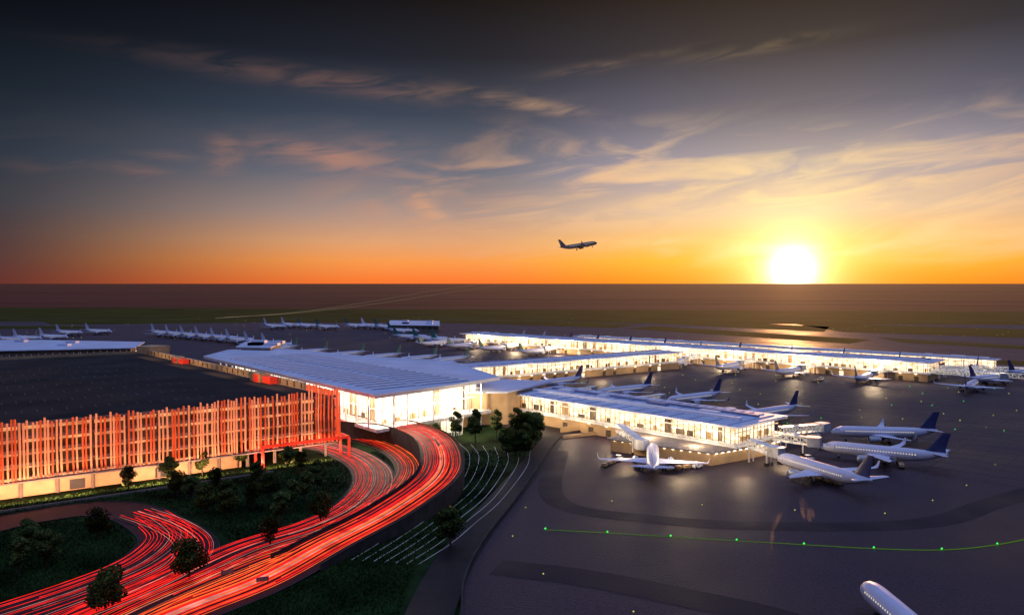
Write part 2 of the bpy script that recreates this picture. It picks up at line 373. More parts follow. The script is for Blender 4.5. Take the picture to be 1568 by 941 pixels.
def glazing(mb,a,b,z0,z1,glow,mull,frame,out,step=3.0,levels=(),inset=3.0,rooms=True):
    a=v2(a);b=v2(b);d=(b-a);L=d.length;d.normalize()
    mb.beam(a-out*inset+Vector((0,0,(z0+z1)/2)),b-out*inset+Vector((0,0,(z0+z1)/2)),0.2,z1-z0,glow)
    k=0
    while k<=L+.01:
        p=a+d*k; mb.beam(p+Vector((0,0,z0)),p+Vector((0,0,z1)),0.15,0.25,mull); k+=step
    k=random.uniform(1,4)
    while rooms and k<L-5:
        l=random.uniform(.5,3.5); h=random.uniform(1.2,2.4) if random.random()<.8 else (z1-z0)*.9; p=a+d*k-out*(inset-random.uniform(.5,1.6))
        mb.beam(p+Vector((0,0,z0+h/2)),p+d*l+Vector((0,0,z0+h/2)),.5,h,random.choice((mull,3,3))); k+=l+random.uniform(1.5,7)
    k=1
    while k<L-3:
        p=a+d*k-out*1.4; mb.beam(p+Vector((0,0,z1-.12)),p+d*1.6+Vector((0,0,z1-.12)),.5,.1,4); k+=6
    for z in [z0,z1]+list(levels): mb.beam(a+Vector((0,0,z)),b+Vector((0,0,z)),0.4,0.28,frame)
W1=v2(R1)+d1*10+d2*10; W2=v2(R2)-d2*5+d1*8; W3=W1+d1*(Lr-24)
o1=-pr; o2=Vector((d2.y,-d2.x,0)); 
if o2.y>0:o2=-o2
mb=MB()
glazing(mb,W1,W3,7,ZR-1.4,0,1,2,o1,3.2,(12,))
glazing(mb,W1,W2,7,ZR-1.4,0,1,2,o2,3.0,(12,15.5))
mb.beam(W1+Vector((0,0,2.6)),W3+Vector((0,0,2.6)),0.4,5.2,0); mb.beam(W1+Vector((0,0,2.6)),W2+Vector((0,0,2.6)),0.4,5.2,3)
mb.prism([W1+o1*7+o2*6,W3+o1*7,W3,W2,W2+o2*6],5.4,6.6,2)
mb.prism([W1+d2*5+d1*5,W2+d1*5,W2+d1*60,W3+pr*30,W3+pr*5],0,ZR-1.3,3)
for k in range(0,int(Lr-24),9):
    p=W1+d1*k+o1*6; mb.beam(p+Vector((0,0,6.6)),p+Vector((0,0,ZR-1.0)),0.6,0.6,2)
    mb.beam(W1+d1*(k+3)+o1*1.5+Vector((0,0,ZR-1.1)),W1+d1*(k+3)+o1*9+Vector((0,0,ZR-1.1)),0.4,0.1,4)
for k in range(0,58,7):
    p=W1+d2*k+o2*6; 
    if k<(W2-W1).length: 
        mb.beam(p+Vector((0,0,0)),p+Vector((0,0,ZR-1.0)),0.5,0.5,2)
        mb.beam(p+Vector((0,0,ZR-1.1)),p-o2*5+Vector((0,0,ZR-1.1)),0.4,0.1,4)
mb.obj('glass_hall',[M_glow2,M_mull,M_white,M_tan,M_lampW],ter)
mb=MB(); cc=P(685,664,0)
for k in range(16):
    a=radians(200+k*10); p=cc+Vector((cos(a)*6,sin(a)*5,0)); mb.beam(p,p+Vector((cos(a)*.6,0,10.0-0.05*(k-8)**2)),0.3,0.3,0)
mb.beam(cc+Vector((-3,3,4.5)),cc+Vector((4,3,4.5)),0.3,9,1)
mb.obj('entrance_fin_screen',[M_white,M_glow2],ter)
mb=MB(); wing=[Vector((-22,330,0)),Vector((-2,331,0)),Vector((16,362,0)),Vector((-10,372,0))]
mb.prism(wing,0,13.5,0); mb.prism([w+(w-Vector((-4,350,0)))*0.12 for w in wing],13.6,14.4,1)
mb.obj('link_wing',[M_tan,M_roofw],ter)

# ------------------------------------------------------------ concourses
def concourse(name,a,b,width,zr=12,step=2.4,over=2.5,ribs=4.0,base=True):
    e=empty(name); a=v2(a);b=v2(b);d=(b-a);L=d.length;d.normalize(); w=Vector((-d.y,d.x,0))
    if w.y<0:w=-w
    mb=MB(); Z=lambda p,z:p+Vector((0,0,z))
    mb.prism([a,b,b+w*width,a+w*width],zr-.7,zr,1,0)
    k=ribs/2; i=0
    while k<L:
        mb.beam(Z(a+d*k+w*1.5,zr+.08),Z(a+d*k+w*(width-1.5),zr+.08),0.22,0.16,2 if i%2 else 1)
        k+=ribs; i+=1
    mb.beam(Z(a+d*6+w*width*.35,zr+.6),Z(b-d*6+w*width*.35,zr+.6),2.0,1.2,1)
    mb.beam(Z(a+d*6+w*width*.7,zr+.4),Z(b-d*6+w*width*.7,zr+.4),1.6,.8,2)
    k=14
    while k<L-12:
        l=random.uniform(3,9); o=width*random.uniform(.45,.6)
        mb.prism([a+d*k+w*o,a+d*(k+l)+w*o,a+d*(k+l)+w*(o+3),a+d*k+w*(o+3)],zr,zr+1.2,random.choice((1,2))); k+=random.uniform(15,30)
    mb.obj('roof',[M_roofw,M_roofl,M_roofd],e)
    A0=a+d*over+w*over;B0=b-d*over+w*over;A1=A0+w*(width-2*over);B1=B0+w*(width-2*over)
    mb=MB()
    glazing(mb,A0,B0,zr-6.4,zr-.8,0,1,2,-w,step,(zr-2.6,))
    glazing(mb,B0,B1,zr-6.4,zr-.8,0,1,2,d,step,(zr-2.6,))
    glazing(mb,A1,B1,zr-6.4,zr-.8,0,1,2,w,step*2)
    mb.prism([a+w*1.2,b-d+w*1.2,b-d+w*(width-1.2),a+w*(width-1.2)],zr-7.5,zr-6.7,2)
    mb.prism([A0,B0,B1,A1],0,zr-7.5,3)
    k=2
    while k<L-8:
        mb.prism([A0+d*k-w*.06,A0+d*(k+2.6)-w*.06,A0+d*(k+2.6)-w*.01,A0+d*k-w*.01],.2,2.9,random.choice((1,1,0)))
        mb.beam(Z(a+d*(k+3)+w*1.6,zr-7.6),Z(a+d*(k+4.2)+w*1.6,zr-7.6),.5,0.12,4)
        k+=random.choice((9,14,18))
    mb.obj('lit_hall',[M_glow,M_mull,M_white,M_tan,M_lampW],e)
    return e,d,w
cn,dn,wn=concourse('concourse',(-3,343),(75,259),34)
mb=MB(); pod=[P(935,690),P(1010,702),P(1090,713),P(1145,703),P(1192,692),Vector((96,292,0)),Vector((62,310,0))]
mb.prism(pod,0,4.0,0); cen=sum(pod,Vector())/len(pod)
mb.prism([cen+(p-cen)*1.04 for p in pod],4.05,4.6,1)
for p,q in zip(pod[:5],pod[1:5]):
    for k in range(6):
        r=p.lerp(q,(k+.5)/6)+(p-cen).normalized()*0.3; mb.beam(r+Vector((0,0,3.95)),r+Vector((.8,0,3.95)),.9,.1,2)
for p,q in zip(pod[:5],pod[1:5]):
    n_=int((q-p).length/2)
    for k in range(n_): 
        r=cen+(p.lerp(q,k/n_)-cen)*1.03; mb.beam(r+Vector((0,0,4.6)),r+Vector((0,0,5.7)),.08,.08,0)
mb.obj('end_podium',[M_tan,M_conc,M_lampW],cn)
concourse('far_concourse',(-50,748),(252,470),32,step=3.2,ribs=5)
concourse('connector_concourse',(-40,432),(120,545),24,zr=12,step=3)
concourse('far_concourse_wing',(60,770),(330,530),10,zr=8,step=4)
def hall(name,pts,z):
    pts=[v2(p) for p in pts]
    mb=MB(); mb.prism(pts,0,z-.6,0); c=sum(pts,Vector())/len(pts)
    mb.prism([c+(p-c)*1.03 for p in pts],z-.55,z,1)
    for k in range(5):
        s=c+(pts[k%len(pts)]-c)*0.5; mb.prism([s,s+Vector((8,0,0)),s+Vector((8,6,0)),s+Vector((0,6,0))],z,z+1.6,1)
    for p,q in zip(pts,pts[1:]+pts[:1]):
        L=(q-p).length; n_=max(2,int(L/8))
        for k in range(n_):
            a=p.lerp(q,(k+.2)/n_); b=p.lerp(q,(k+.8)/n_); o=((a+b)/2-c).normalized()*.15
            mb.beam(a+o+Vector((0,0,z*.5)),b+o+Vector((0,0,z*.5)),.1,1.6,2 if random.random()<.3 else 3)
    mb.obj(name,[M_conc,M_roofw,M_glow,M_dark])
hall('west_terminal',[P(-300,545,10),P(200,534,10),P(215,525,10),P(60,522,10),P(-300,523,10)],11)
hall('hangar_building',[P(596,507),P(672,508),P(672,500),P(598,499)],8)
hall('terminal_annex',[P(362,538,19),P(414,539,19),P(430,532,19),P(376,530,19)],22)

# ------------------------------------------------------------ airliner mesh
def airliner(tail,body=None):
    mb=MB(); NS=20
    st=[(19,.06,3.4),(18.8,.42,3.43),(18.3,.85,3.5),(17.5,1.25,3.6),(16.5,1.6,3.7),(15,1.88,3.78),(13,2,3.8),(6,2,3.8),(-3,2,3.8),(-8,2,3.82),(-11,1.8,3.95),(-13.5,1.45,4.2),(-16,1.0,4.55),(-18,.6,4.85),(-19.2,.22,5.0)]
    secs=[[(x,r*cos(2*pi*i/NS),zc+r*1.04*sin(2*pi*i/NS)) for i in range(NS)] for x,r,zc in st]
    mb.loft(secs,0)
    def foil(x,c,th,n=8):
        pts=[]
        for i in range(n+1):
            t=i/n; pts.append((x-c*(1-cos(t*pi))/2, th*c*1.6*(sqrt(max(0,(1-cos(t*pi))/2))*(1-(1-cos(t*pi))/2)+0.002)))
        return pts+[(a,-b*.6) for a,b in pts[-2:0:-1]]
    def wing(S,vert=False,mi=0,mirror=True):
        for s in ((1,-1) if mirror else (1,)):
            ss=[]
            for (y,x,c,z,th) in S:
                f=foil(x,c,th)
                ss.append([(a,b+0,z) if vert else (a,s*y,z+b) for a,b in f])
            if s<0: ss=[q[::-1] for q in ss]
            mb.loft(ss,mi)
    wing([(1.2,5.2,8.0,2.7,.12),(6.3,1.9,4.6,3.1,.11),(16.6,-3.8,1.7,4.0,.10),(17.1,-4.4,1.2,4.6,.09),(17.4,-5.2,.6,6.2,.08)])
    wing([(.4,-14.6,3.8,5.0,.10),(6.3,-18.0,1.5,5.5,.09)])
    wing([(0,-12.0,6.6,5.2,.09),(0,-13.4,5.0,6.6,.09),(0,-17.6,2.2,11.9,.08)],vert=True,mi=1,mirror=False)
    mb.loft([[(x,r*cos(2*pi*i/12)*1.15,2.5+r*.55*sin(2*pi*i/12)) for i in range(12)] for x,r in ((7,.3),(5,1.6),(-2,1.8),(-5,1.2),(-6.5,.2))],0)
    for s in (1,-1):
        ex,ey,ez=4.6,5.7*s,2.0
        rr=[(2.2,1.0),(2.35,1.08),(1.2,1.2),(-.6,1.1),(-2.0,.75)]
        mb.loft([[(ex+x,ey+r*cos(2*pi*i/16),ez+r*sin(2*pi*i/16)) for i in range(16)] for x,r in rr],2,True,False)
        mb.add([(ex+1.9,ey+1.0*cos(2*pi*i/16),ez+1.0*sin(2*pi*i/16)) for i in range(16)],[list(range(16))],3)
        mb.loft([[(ex+x,ey+r*cos(2*pi*i/10),ez+r*sin(2*pi*i/10)) for i in range(10)] for x,r in ((-1.5,.6),(-3.0,.12))],3)
        mb.beam((ex+.5,ey,ez+1.1),(ex-3.2,ey,ez+1.1),.25,.5,0)
        mb.beam((-1,3.6*s,0.5),(-1,3.4*s,2.8),.28,.28,2)
        for o in (-.45,.45):
            mb.loft([[(-1+.55*cos(2*pi*i/12),3.6*s+o+w,.62+.55*sin(2*pi*i/12)) for i in range(12)] for w in (-.2,.2)],3)
            if s>0: mb.loft([[(13.5+.4*cos(2*pi*i/12),o*.6+w,.47+.4*sin(2*pi*i/12)) for i in range(12)] for w in (-.12,.12)],3)
        x=-10.0
        while x<14:
            y0=2.03*cos(.24)*s; z0=3.8+2.08*sin(.24)
            mb.add([(x,y0*1.004,z0-.17),(x+.3,y0*1.004,z0-.17),(x+.3,y0*.987,z0+.17),(x,y0*.987,z0+.17)],[[0,1,2,3]],5)
            x+=.85
        def surf(x,ang):
            for (xa,ra,za),(xb,rb,zb) in zip(st,st[1:]):
                if xa>=x>=xb:
                    t=(xa-x)/(xa-xb); r=(ra+(rb-ra)*t)*1.012; z=za+(zb-za)*t
                    return (x,s*r*cos(ang),z+r*1.04*sin(ang))
        for a0,a1,xa,xb in ((.45,.85,16.9,17.4),(.9,1.5,17.1,17.6),(.4,.8,16.0,16.7)):
            mb.add([surf(xb,a0),surf(xb,a1),surf(xa,a1),surf(xa,a0)],[[0,1,2,3]],4)
        for dx in (14.6,-9.6):
            y0=2.0*s; mb.add([(dx,y0*1.012,3.3),(dx+.08,y0*1.012,3.3),(dx+.08,y0*.99,5.0),(dx,y0*.99,5.0)],[[0,1,2,3]],3)
    mb.beam((13.5,0,.5),(13.5,0,2.2),.22,.22,2)
    return mb.mesh('airliner',[body or M_plane,tail,M_eng if not body else body,M_rubber,M_cock,M_win])
AL=[airliner(M_blue),airliner(M_teal),airliner(M_plane),airliner(M_backlit,M_backlit)]
def plane(nose,tail,kind=0,sc=1.0):
    a=v2(nose);b=v2(tail);d=(a-b).normalized(); c=a-d*19*sc; c.z=.1
    link('parked_airliner',AL[kind],c,atan2(d.y,d.x),sc)
for a,b,k in [((48.5,268),(41.7,230.5),2),((86,252),(100,217),0),((107,269),(140,249),0),((121,296),(158,291),0),((97,330),(130,352),0),((74,373),(105,394),0),((44,401),(74,421),0),((13,433),(42,459),0)]:
    plane(a,b,k)
plane((65.5,144.5),(65.5,106),2)
dc=Vector((.735,-.68,0)); wc=Vector((.68,.735,0)); L0=Vector((-50,748,0))
for s,k in ((-8,1),(32,1),(74,1),(118,1),(160,1),(205,0),(250,0),(293,0),(336,0),(380,0),(436,0)):
    p=L0+dc*s-wc*9; j=random.uniform(-.08,.08)
    if 150<s<215: continue
    plane(p,p-wc*38+dc*j*38,k,random.uniform(.95,1.02))
for s in (10,42,75,108,142,180,215,250,290,330,372,415):
    p=L0+dc*(s+random.uniform(-4,4))+wc*42; plane(p,p+wc*38,random.choice([0,1,2]))
for a,b in (((300,470),(262,452)),((330,440),(296,424)),((345,500),(312,488)),((360,418),(326,405)),((380,520),(345,505)),((400,470),(366,456))): plane(a,b,0)
for u,v in ((470,547),(527,551),(583,555),(640,558),(690,560),(425,541)):
    a=P(u-30,v+1); plane(a,a+Vector((26,28,0)),1)
for u,v in ((240,512),(262,514),(285,516),(308,518),(332,520),(356,523),(385,528),(412,531)):
    a=P(u,v+3); plane(a+Vector((28,-20,0)),a,2,1.2)
for u in (410,437,462,490,535,560,580): 
    a=P(u,503+random.uniform(-2,2)); plane(a+Vector((30,-22,0)),a,random.choice([1,2]),1.2)
for u,v in ((610,518),(640,521),(668,524),(600,508)):
    a=P(u,v+3); plane(a+Vector((34,-16,0)),a,1,1.15)
for u,v in ((5,525),(30,523),(70,521),(95,514),(140,512)): a=P(u,v); plane(a+Vector((30,-12,0)),a,2,1.1)
fp=link('flying_airliner',AL[3],(62,720,90.5)); fp.rotation_euler=(radians(-6),radians(-9),radians(22))

# ------------------------------------------------------------ jet bridges
def jetbridge(a,b,za=6.2,zb=5.0):
    a=v2(a);b=v2(b);mb=MB();d=(b-a);L=d.length;d.normalize();w=Vector((-d.y,d.x,0))
    Z=lambda t,z,o:a+d*L*t+w*o+Vector((0,0,za+(zb-za)*t+z))
    mb.beam(Z(0,-1.3,0),Z(1,-1.3,0),3.0,.25,0); mb.beam(Z(0,1.4,0),Z(1,1.4,0),3.1,.2,0)
    n=max(4,int(L/3))
    for s in (-1.4,1.4):
        for k in range(n):
            t0=k/n;t1=(k+1)/n
            mb.beam(Z(t0,-1.2,s),Z(t1,1.3,s),.16,.16,0);mb.beam(Z(t0,1.3,s),Z(t1,-1.2,s),.16,.16,0)
            mb.beam(Z(t0,-1.2,s),Z(t0,1.3,s),.2,.2,0)
    mb.beam(Z(.02,1.2,0),Z(.98,1.2,0),.3,.1,1)
    c=b+d*1.2; mb.prism([c-w*2.2-d*2,c+w*2.2-d*2,c+w*2.2+d*2,c+d*2.8,c-w*2.2+d*2],zb-1.6,zb+1.7,2,0)
    for t in (.06,.82):
        for s in (-1.2,1.2): mb.beam(v2(Z(t,0,s)),Z(t,-1.4,s),.4,.4,0)
        mb.beam(Z(t,-1.6,-1.6),Z(t,-1.6,1.6),.5,.4,0)
    for s in (-1.3,1.3):
        q=v2(Z(.82,0,s)); mb.beam(q+Vector((0,0,.5))-d*.7,q+Vector((0,0,.5))+d*.7,.4,.9,3)
    mb.obj('jet_bridge',[M_white,M_lampW,M_eng,M_rubber])
for a,b in (((40,290),(44,268)),((80,262),(85.5,255)),((92,275),(103.5,271)),((98,284),(117.5,297)),((62,320),(92,333)),((40,350),(70,374)),((14,378),(40,402)),
            ((252,480),(290,463)),((262,488),(318,440)),((272,498),(335,495))): jetbridge(a,b)
for s in (30,72,116,248,291,334,378):
    p=L0+dc*(s+6)+wc*3; jetbridge(p,L0+dc*(s+3)-wc*12)

# ------------------------------------------------------------ small apron equipment
def tug():
    mb=MB()
    mb.prism([(-1.5,-.8),(1.5,-.8),(1.7,0),(1.5,.8),(-1.5,.8)],.4,1.1,0); mb.prism([(-1.2,-.7),(.2,-.7),(.2,.7),(-1.2,.7)],1.1,1.25,0)
    for x in (-1.1,.1):
        for y in (-.65,.65): mb.beam((x,y,1.2),(x,y,2.1),.1,.1,1)
    mb.prism([(-1.3,-.8),(.3,-.8),(.3,.8),(-1.3,.8)],2.1,2.2,0)
    def wh(x,y,r=.4): mb.loft([[(x+r*cos(2*pi*i/10),y+w,r+r*sin(2*pi*i/10)) for i in range(10)] for w in (-.15,.15)],1)
    for x in (-1,1):
        for y in (-.85,.85): wh(x,y)
    for k in range(3):
        x=-4-3.4*k; mb.prism([(x-1.3,-.8),(x+1.3,-.8),(x+1.3,.8),(x-1.3,.8)],.5,.65,1); mb.prism([(x-1.1,-.7),(x+1.1,-.7),(x+1.1,.7),(x-1.1,.7)],.66,1.5,2)
        for xx in (-1,1):
            for y in (-.7,.7): wh(x+xx,y,.25)
        mb.beam((x+1.3,0,.5),(x+2.2,0,.5),.1,.1,1)
    return mb.mesh('baggage_train',[M_white,M_rubber,M_tan])
T=tug()
for x,y,r in ((60,252,.4),(36,262,1),(92,240,2),(100,262,.3),(112,280,2.6),(118,303,.1),(88,322,1),(66,365,.6),(40,395,.9),(130,262,1.2),(150,310,2),(30,330,2.3),(50,318,2.4),(150,520,.8),(190,480,.8),(170,560,.4),(70,620,.7)):
    link('baggage_train',T,(x,y,.1),r)

# ------------------------------------------------------------ apron lights
mb=MB()
def lamp(p,r,mi):
    x,y=p[0],p[1]; z=.15
    mb.add([(x-r,y,z+r),(x,y-r,z+r),(x+r,y,z+r),(x,y+r,z+r),(x,y,z+2*r),(x,y,z)],[[0,1,4],[1,2,4],[2,3,4],[3,0,4],[1,0,5],[2,1,5],[3,2,5],[0,3,5]],mi)
gc=smooth([P(835,811),P(930,816),P(1027,822),P(1128,828),P(1231,834),P(1338,840),P(1442,842),P(1527,834),P(1620,815)])
for i in range(0,len(gc),14): lamp(gc[i],.28,0)
for u,v in ((937,768),(1075,774),(1217,782),(1355,787),(1428,767),(1480,744),(1524,712),(805,778),(832,880),(785,822),(970,938),(1510,655)): lamp(P(u,v),.19,1)
for r in range(9):
    for k in range(12):
        if random.random()<.2: continue
        p=P(840+k*66+r*13+random.uniform(-12,12),556+r*11+k*1.6+random.uniform(-3,3)); lamp(p,.12+.0004*p.y,1 if random.random()<.7 else 0)
for k in range(90):
    p=P(random.uniform(20,1568),random.uniform(488,520)); lamp(p,.32,1)
mb.obj('apron_lights',[M_green,M_yel])
mb=MB(); ribbon(mb,gc,.42); mb.obj('taxi_centre_line',[M_greenline]).location.z=.14
mb=MB()
for k in range(7):
    c=smooth([P(830+k*25,585+k*12),P(1000+k*25,600+k*11),P(1250+k*20,615+k*10),P(1568,628+k*9)]); ribbon(mb,c,.2)
mb.obj('taxi_guide_lines',[M_paint]).location.z=.14
mb=MB()
for r in range(12):
    q=P(870+r*55,600+r*7)
    for k in range(5):
        a=q+wc*(k*9-20); mb.add([a,a+dc*.2,a+dc*.2+wc*3,a+wc*3],[[0,1,2,3]],0)
mb.obj('stand_markings',[M_paint]).location.z=.16
M_st=emat('streak',(.8,.6,.4),.25)
for off in (0,14):
    mb=MB(); c=smooth([P(330+off,487-off*.1,2),P(450+off,478,3),P(560+off*2,463,8),P(650+off*3,447,20),P(730+off*3,436,50)])
    for a,b in zip(c,c[1:]): mb.beam(a,b,.5,.5)
    mb.obj('aircraft_light_streak',[M_st])

# ------------------------------------------------------------ trees
def tree(seed,h=8,r=3.0,n=3400):
    rd=random.Random(seed); mb=MB(); NS=8
    def limb(p,q,r0,r1):
        p=Vector(p);q=Vector(q);d=(q-p).normalized();u=d.orthogonal().normalized();w=d.cross(u)
        mb.loft([[c+(u*cos(2*pi*i/NS)+w*sin(2*pi*i/NS))*rr for i in range(NS)] for c,rr in ((p,r0),(q,r1))],0)
    limb((0,0,0),(.1,0,h*.35),.25,.17); limb((.1,0,h*.35),(0,.1,h*.8),.17,.06)
    cl=[]
    for k in range(12):
        a=rd.uniform(0,2*pi); z=h*rd.uniform(.34,.9); rr=r*rd.uniform(.35,.8)*(1-abs(z/h-.55)*1.1)
        q=Vector((cos(a)*rr,sin(a)*rr,z)); limb((0,0,z*.72),q,.09,.03); cl.append((q,rd.uniform(.75,1.25)*r*.42))
    cl.append((Vector((0,0,h*.88)),r*.4)); cl.append((Vector((0,0,h*.6)),r*.6)); cl.append((Vector((0,0,h*.45)),r*.55))
    for k in range(n):
        c,cr=rd.choice(cl); v=Vector((rd.gauss(0,1),rd.gauss(0,1),rd.gauss(0,.8))).normalized()*cr*rd.random()**.35
        p=c+v; a=Vector((rd.gauss(0,1),rd.gauss(0,1),rd.gauss(0,1))).normalized(); b=a.orthogonal().normalized(); s=rd.uniform(.14,.32)
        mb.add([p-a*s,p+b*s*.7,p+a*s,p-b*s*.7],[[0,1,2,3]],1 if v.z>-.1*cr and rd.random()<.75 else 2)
    return mb.mesh('tree',[M_bark,M_leaf,M_leaf2])
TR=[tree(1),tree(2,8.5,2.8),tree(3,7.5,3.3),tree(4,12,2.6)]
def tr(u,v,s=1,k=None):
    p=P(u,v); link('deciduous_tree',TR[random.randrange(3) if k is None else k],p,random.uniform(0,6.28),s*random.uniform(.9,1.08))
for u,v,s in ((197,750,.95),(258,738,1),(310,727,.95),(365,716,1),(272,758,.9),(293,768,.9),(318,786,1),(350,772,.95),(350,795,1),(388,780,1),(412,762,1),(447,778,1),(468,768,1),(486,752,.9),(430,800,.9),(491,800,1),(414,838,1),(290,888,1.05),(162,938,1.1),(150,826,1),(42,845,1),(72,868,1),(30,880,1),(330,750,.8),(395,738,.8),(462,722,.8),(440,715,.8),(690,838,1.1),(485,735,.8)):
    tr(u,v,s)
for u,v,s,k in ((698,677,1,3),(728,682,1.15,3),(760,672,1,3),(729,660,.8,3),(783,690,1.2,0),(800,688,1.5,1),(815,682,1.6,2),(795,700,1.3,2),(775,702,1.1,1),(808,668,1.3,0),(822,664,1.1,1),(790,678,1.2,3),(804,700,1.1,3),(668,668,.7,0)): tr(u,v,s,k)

rs=np.random.RandomState(5)
cl=np.array([[p.x,p.y] for c in (c1,c2,c3,c4,c5) for p in c])
ey=[q.y for q in edge]; ex=[q.x for q in edge]
mb=MB()
for cnt in range(70000):
    u=rs.uniform(-40,850); v=rs.uniform(690,975); p=P(u,v)
    if ((cl-np.array([p.x,p.y]))**2).sum(1).min()<54: continue
    if (p-A).dot(nb)>-2 and u<520: continue
    if p.x>np.interp(p.y,ey,ex)-11: continue
    a=rs.uniform(0,6.28); s=rs.uniform(.15,.4); h=rs.uniform(.2,.7)
    dx,dy=cos(a)*s,sin(a)*s
    mb.add([(p.x-dx,p.y-dy,.03),(p.x+dx,p.y+dy,.03),(p.x+dy*.4,p.y-dx*.4,h)],[[0,1,2]],0)
mb.obj('lawn_grass',[M_blade])

# ------------------------------------------------------------ lights
def area(name,loc,rot,sx,sy,e,col):
    L=bpy.data.lights.new(name,'AREA'); L.shape='RECTANGLE'; L.size=sx;L.size_y=sy;L.energy=e;L.color=col
    o=bpy.data.objects.new(name,L); o.location=loc;o.rotation_euler=rot; scene.collection.objects.link(o); return o
def point(name,loc,e,col,r=.5):
    L=bpy.data.lights.new(name,'POINT'); L.energy=e;L.color=col;L.shadow_soft_size=r
    o=bpy.data.objects.new(name,L);o.location=loc;scene.collection.objects.link(o)
warm=(1,.72,.42)
for k in range(6):
    p=W1+d1*(k*10)+o1*5; point('canopy_lamp',(p.x,p.y,16),4500,(1,.80,.55))
for k in range(5):
    p=W1+d2*(k*11)+o2*6; point('canopy_lamp',(p.x,p.y,13),6500,(1,.78,.52))
p=P(735,672); point('forecourt_lamp',(p.x,p.y,9),4500,warm)
for k in range(6):
    p=Vector((-3,343,0)).lerp(Vector((75,259,0)),(k+.3)/6)-wn*5; point('apron_floodlight',(p.x,p.y,7),4000,warm,1.5)
for u,v in ((960,706),(1040,722),(1140,724),(1200,706)): p=P(u,v); point('apron_floodlight',(p.x,p.y,6.5),3800,warm,1.5)
for s in (30,80,130,180,230,280,330,380):
    p=L0+dc*s-wc*9; point('apron_floodlight',(p.x,p.y,9),24000,warm,2)
for s in (20,60,110,150):
    p=Vector((-40,432,0)).lerp(Vector((120,545,0)),s/195)+Vector((6,-9,0)); point('apron_floodlight',(p.x,p.y,8),7000,warm,1.5)
for k in range(8):
    p=A+df*(Lf*(k+.5)/8)-nb*6; area('facade_washlight',(p.x,p.y,1.2),(radians(115),0,atan2(df.y,df.x)),30,.6,8500,(1,.48,.27))
for k in range(4):
    p=B+ds*(40+k*48)-ns_*10; area('deck_wall_light',(p.x,p.y,24.5),Vector((-ns_.x,-ns_.y,.35)).to_track_quat('Z','Y').to_euler(),30,.4,1500,(1,.6,.3))
Sd=bpy.data.lights.new('sun','SUN'); Sd.energy=2.0; Sd.angle=radians(.5); Sd.color=(1,.45,.16)
SAZ=radians(19.7); SEL=radians(2.0)
so=bpy.data.objects.new('sun',Sd); scene.collection.objects.link(so)
dirn=Vector((sin(SAZ)*cos(SEL),cos(SAZ)*cos(SEL),sin(SEL))); so.rotation_euler=dirn.to_track_quat('Z','Y').to_euler()

# ------------------------------------------------------------ sky
w=bpy.data.worlds.new('World'); scene.world=w; w.use_nodes=True
nt=w.node_tree;N=nt.nodes;Lk=nt.links
for x in list(N): N.remove(x)
outn=N.new('ShaderNodeOutputWorld'); bg=N.new('ShaderNodeBackground'); Lk.new(bg.outputs[0],outn.inputs[0])
def M(op,a,b=None,c=None,clamp=False):
    n=N.new('ShaderNodeMath'); n.operation=op; n.use_clamp=clamp
    for i,x in enumerate((a,b,c)):
        if x is None: continue
        if isinstance(x,(int,float)): n.inputs[i].default_value=x
        else: Lk.new(x,n.inputs[i])
    return n.outputs[0]
def mapr(x,a,b,c=0,d=1,t='SMOOTHSTEP'):
    n=N.new('ShaderNodeMapRange'); n.interpolation_type=t
    Lk.new(x,n.inputs[0]); n.inputs[1].default_value=a;n.inputs[2].default_value=b;n.inputs[3].default_value=c;n.inputs[4].default_value=d
    return n.outputs[0]
def ramp(x,stops):
    n=N.new('ShaderNodeValToRGB'); r=n.color_ramp
    while len(r.elements)<len(stops): r.elements.new(.5)
    for e,(p,c) in zip(r.elements,stops): e.position=p; e.color=lin(c)+(1,)
    Lk.new(x,n.inputs[0]); return n.outputs[0]
def mix(f,a,b,bt='MIX'):
    n=N.new('ShaderNodeMix'); n.data_type='RGBA'; n.blend_type=bt
    if isinstance(f,(int,float)): n.inputs[0].default_value=f
    else: Lk.new(f,n.inputs[0])
    for i,x in ((6,a),(7,b)):
        if isinstance(x,tuple): n.inputs[i].default_value=x+(1,)
        else: Lk.new(x,n.inputs[i])
    return n.outputs[2]
tc=N.new('ShaderNodeTexCoord'); nrm=N.new('ShaderNodeVectorMath'); nrm.operation='NORMALIZE'; Lk.new(tc.outputs['Generated'],nrm.inputs[0])
sp=N.new('ShaderNodeSeparateXYZ'); Lk.new(nrm.outputs[0],sp.inputs[0]); X,Y,Z=sp.outputs
az=M('ARCTAN2',X,Y); el=M('ARCSINE',Z)
hl=M('SQRT',M('ADD',M('MULTIPLY',X,X),M('ADD',M('MULTIPLY',Y,Y),1e-6)))
daz=M('MULTIPLY',M('ARCCOSINE',M('DIVIDE',M('ADD',M('MULTIPLY',X,sin(SAZ)),M('MULTIPLY',Y,cos(SAZ))),M('MULTIPLY',hl,1.0001))),180/pi)
eld=M('MULTIPLY',el,180/pi)
t=M('DIVIDE',eld,39.6,clamp=True)
tail=[(.62,(22,30,54)),(.8,(105,125,185)),(1,(150,168,232))]
near=ramp(t,[(0,(255,140,14)),(.04,(255,180,50)),(.075,(252,190,108)),(.125,(218,186,160)),(.2,(156,150,166)),(.3,(82,88,112)),(.4,(35,42,58)),(.5,(13,17,26))]+tail)
mid=ramp(t,[(0,(252,120,48)),(.04,(250,156,78)),(.075,(226,164,116)),(.125,(174,148,138)),(.2,(106,110,124)),(.3,(56,68,86)),(.4,(25,33,46)),(.5,(8,12,19))]+tail)
farr=ramp(t,[(0,(92,46,44)),(.04,(76,52,54)),(.125,(55,58,67)),(.2,(44,53,65)),(.3,(26,35,45)),(.4,(12,17,25)),(.5,(3,5,9))]+tail)
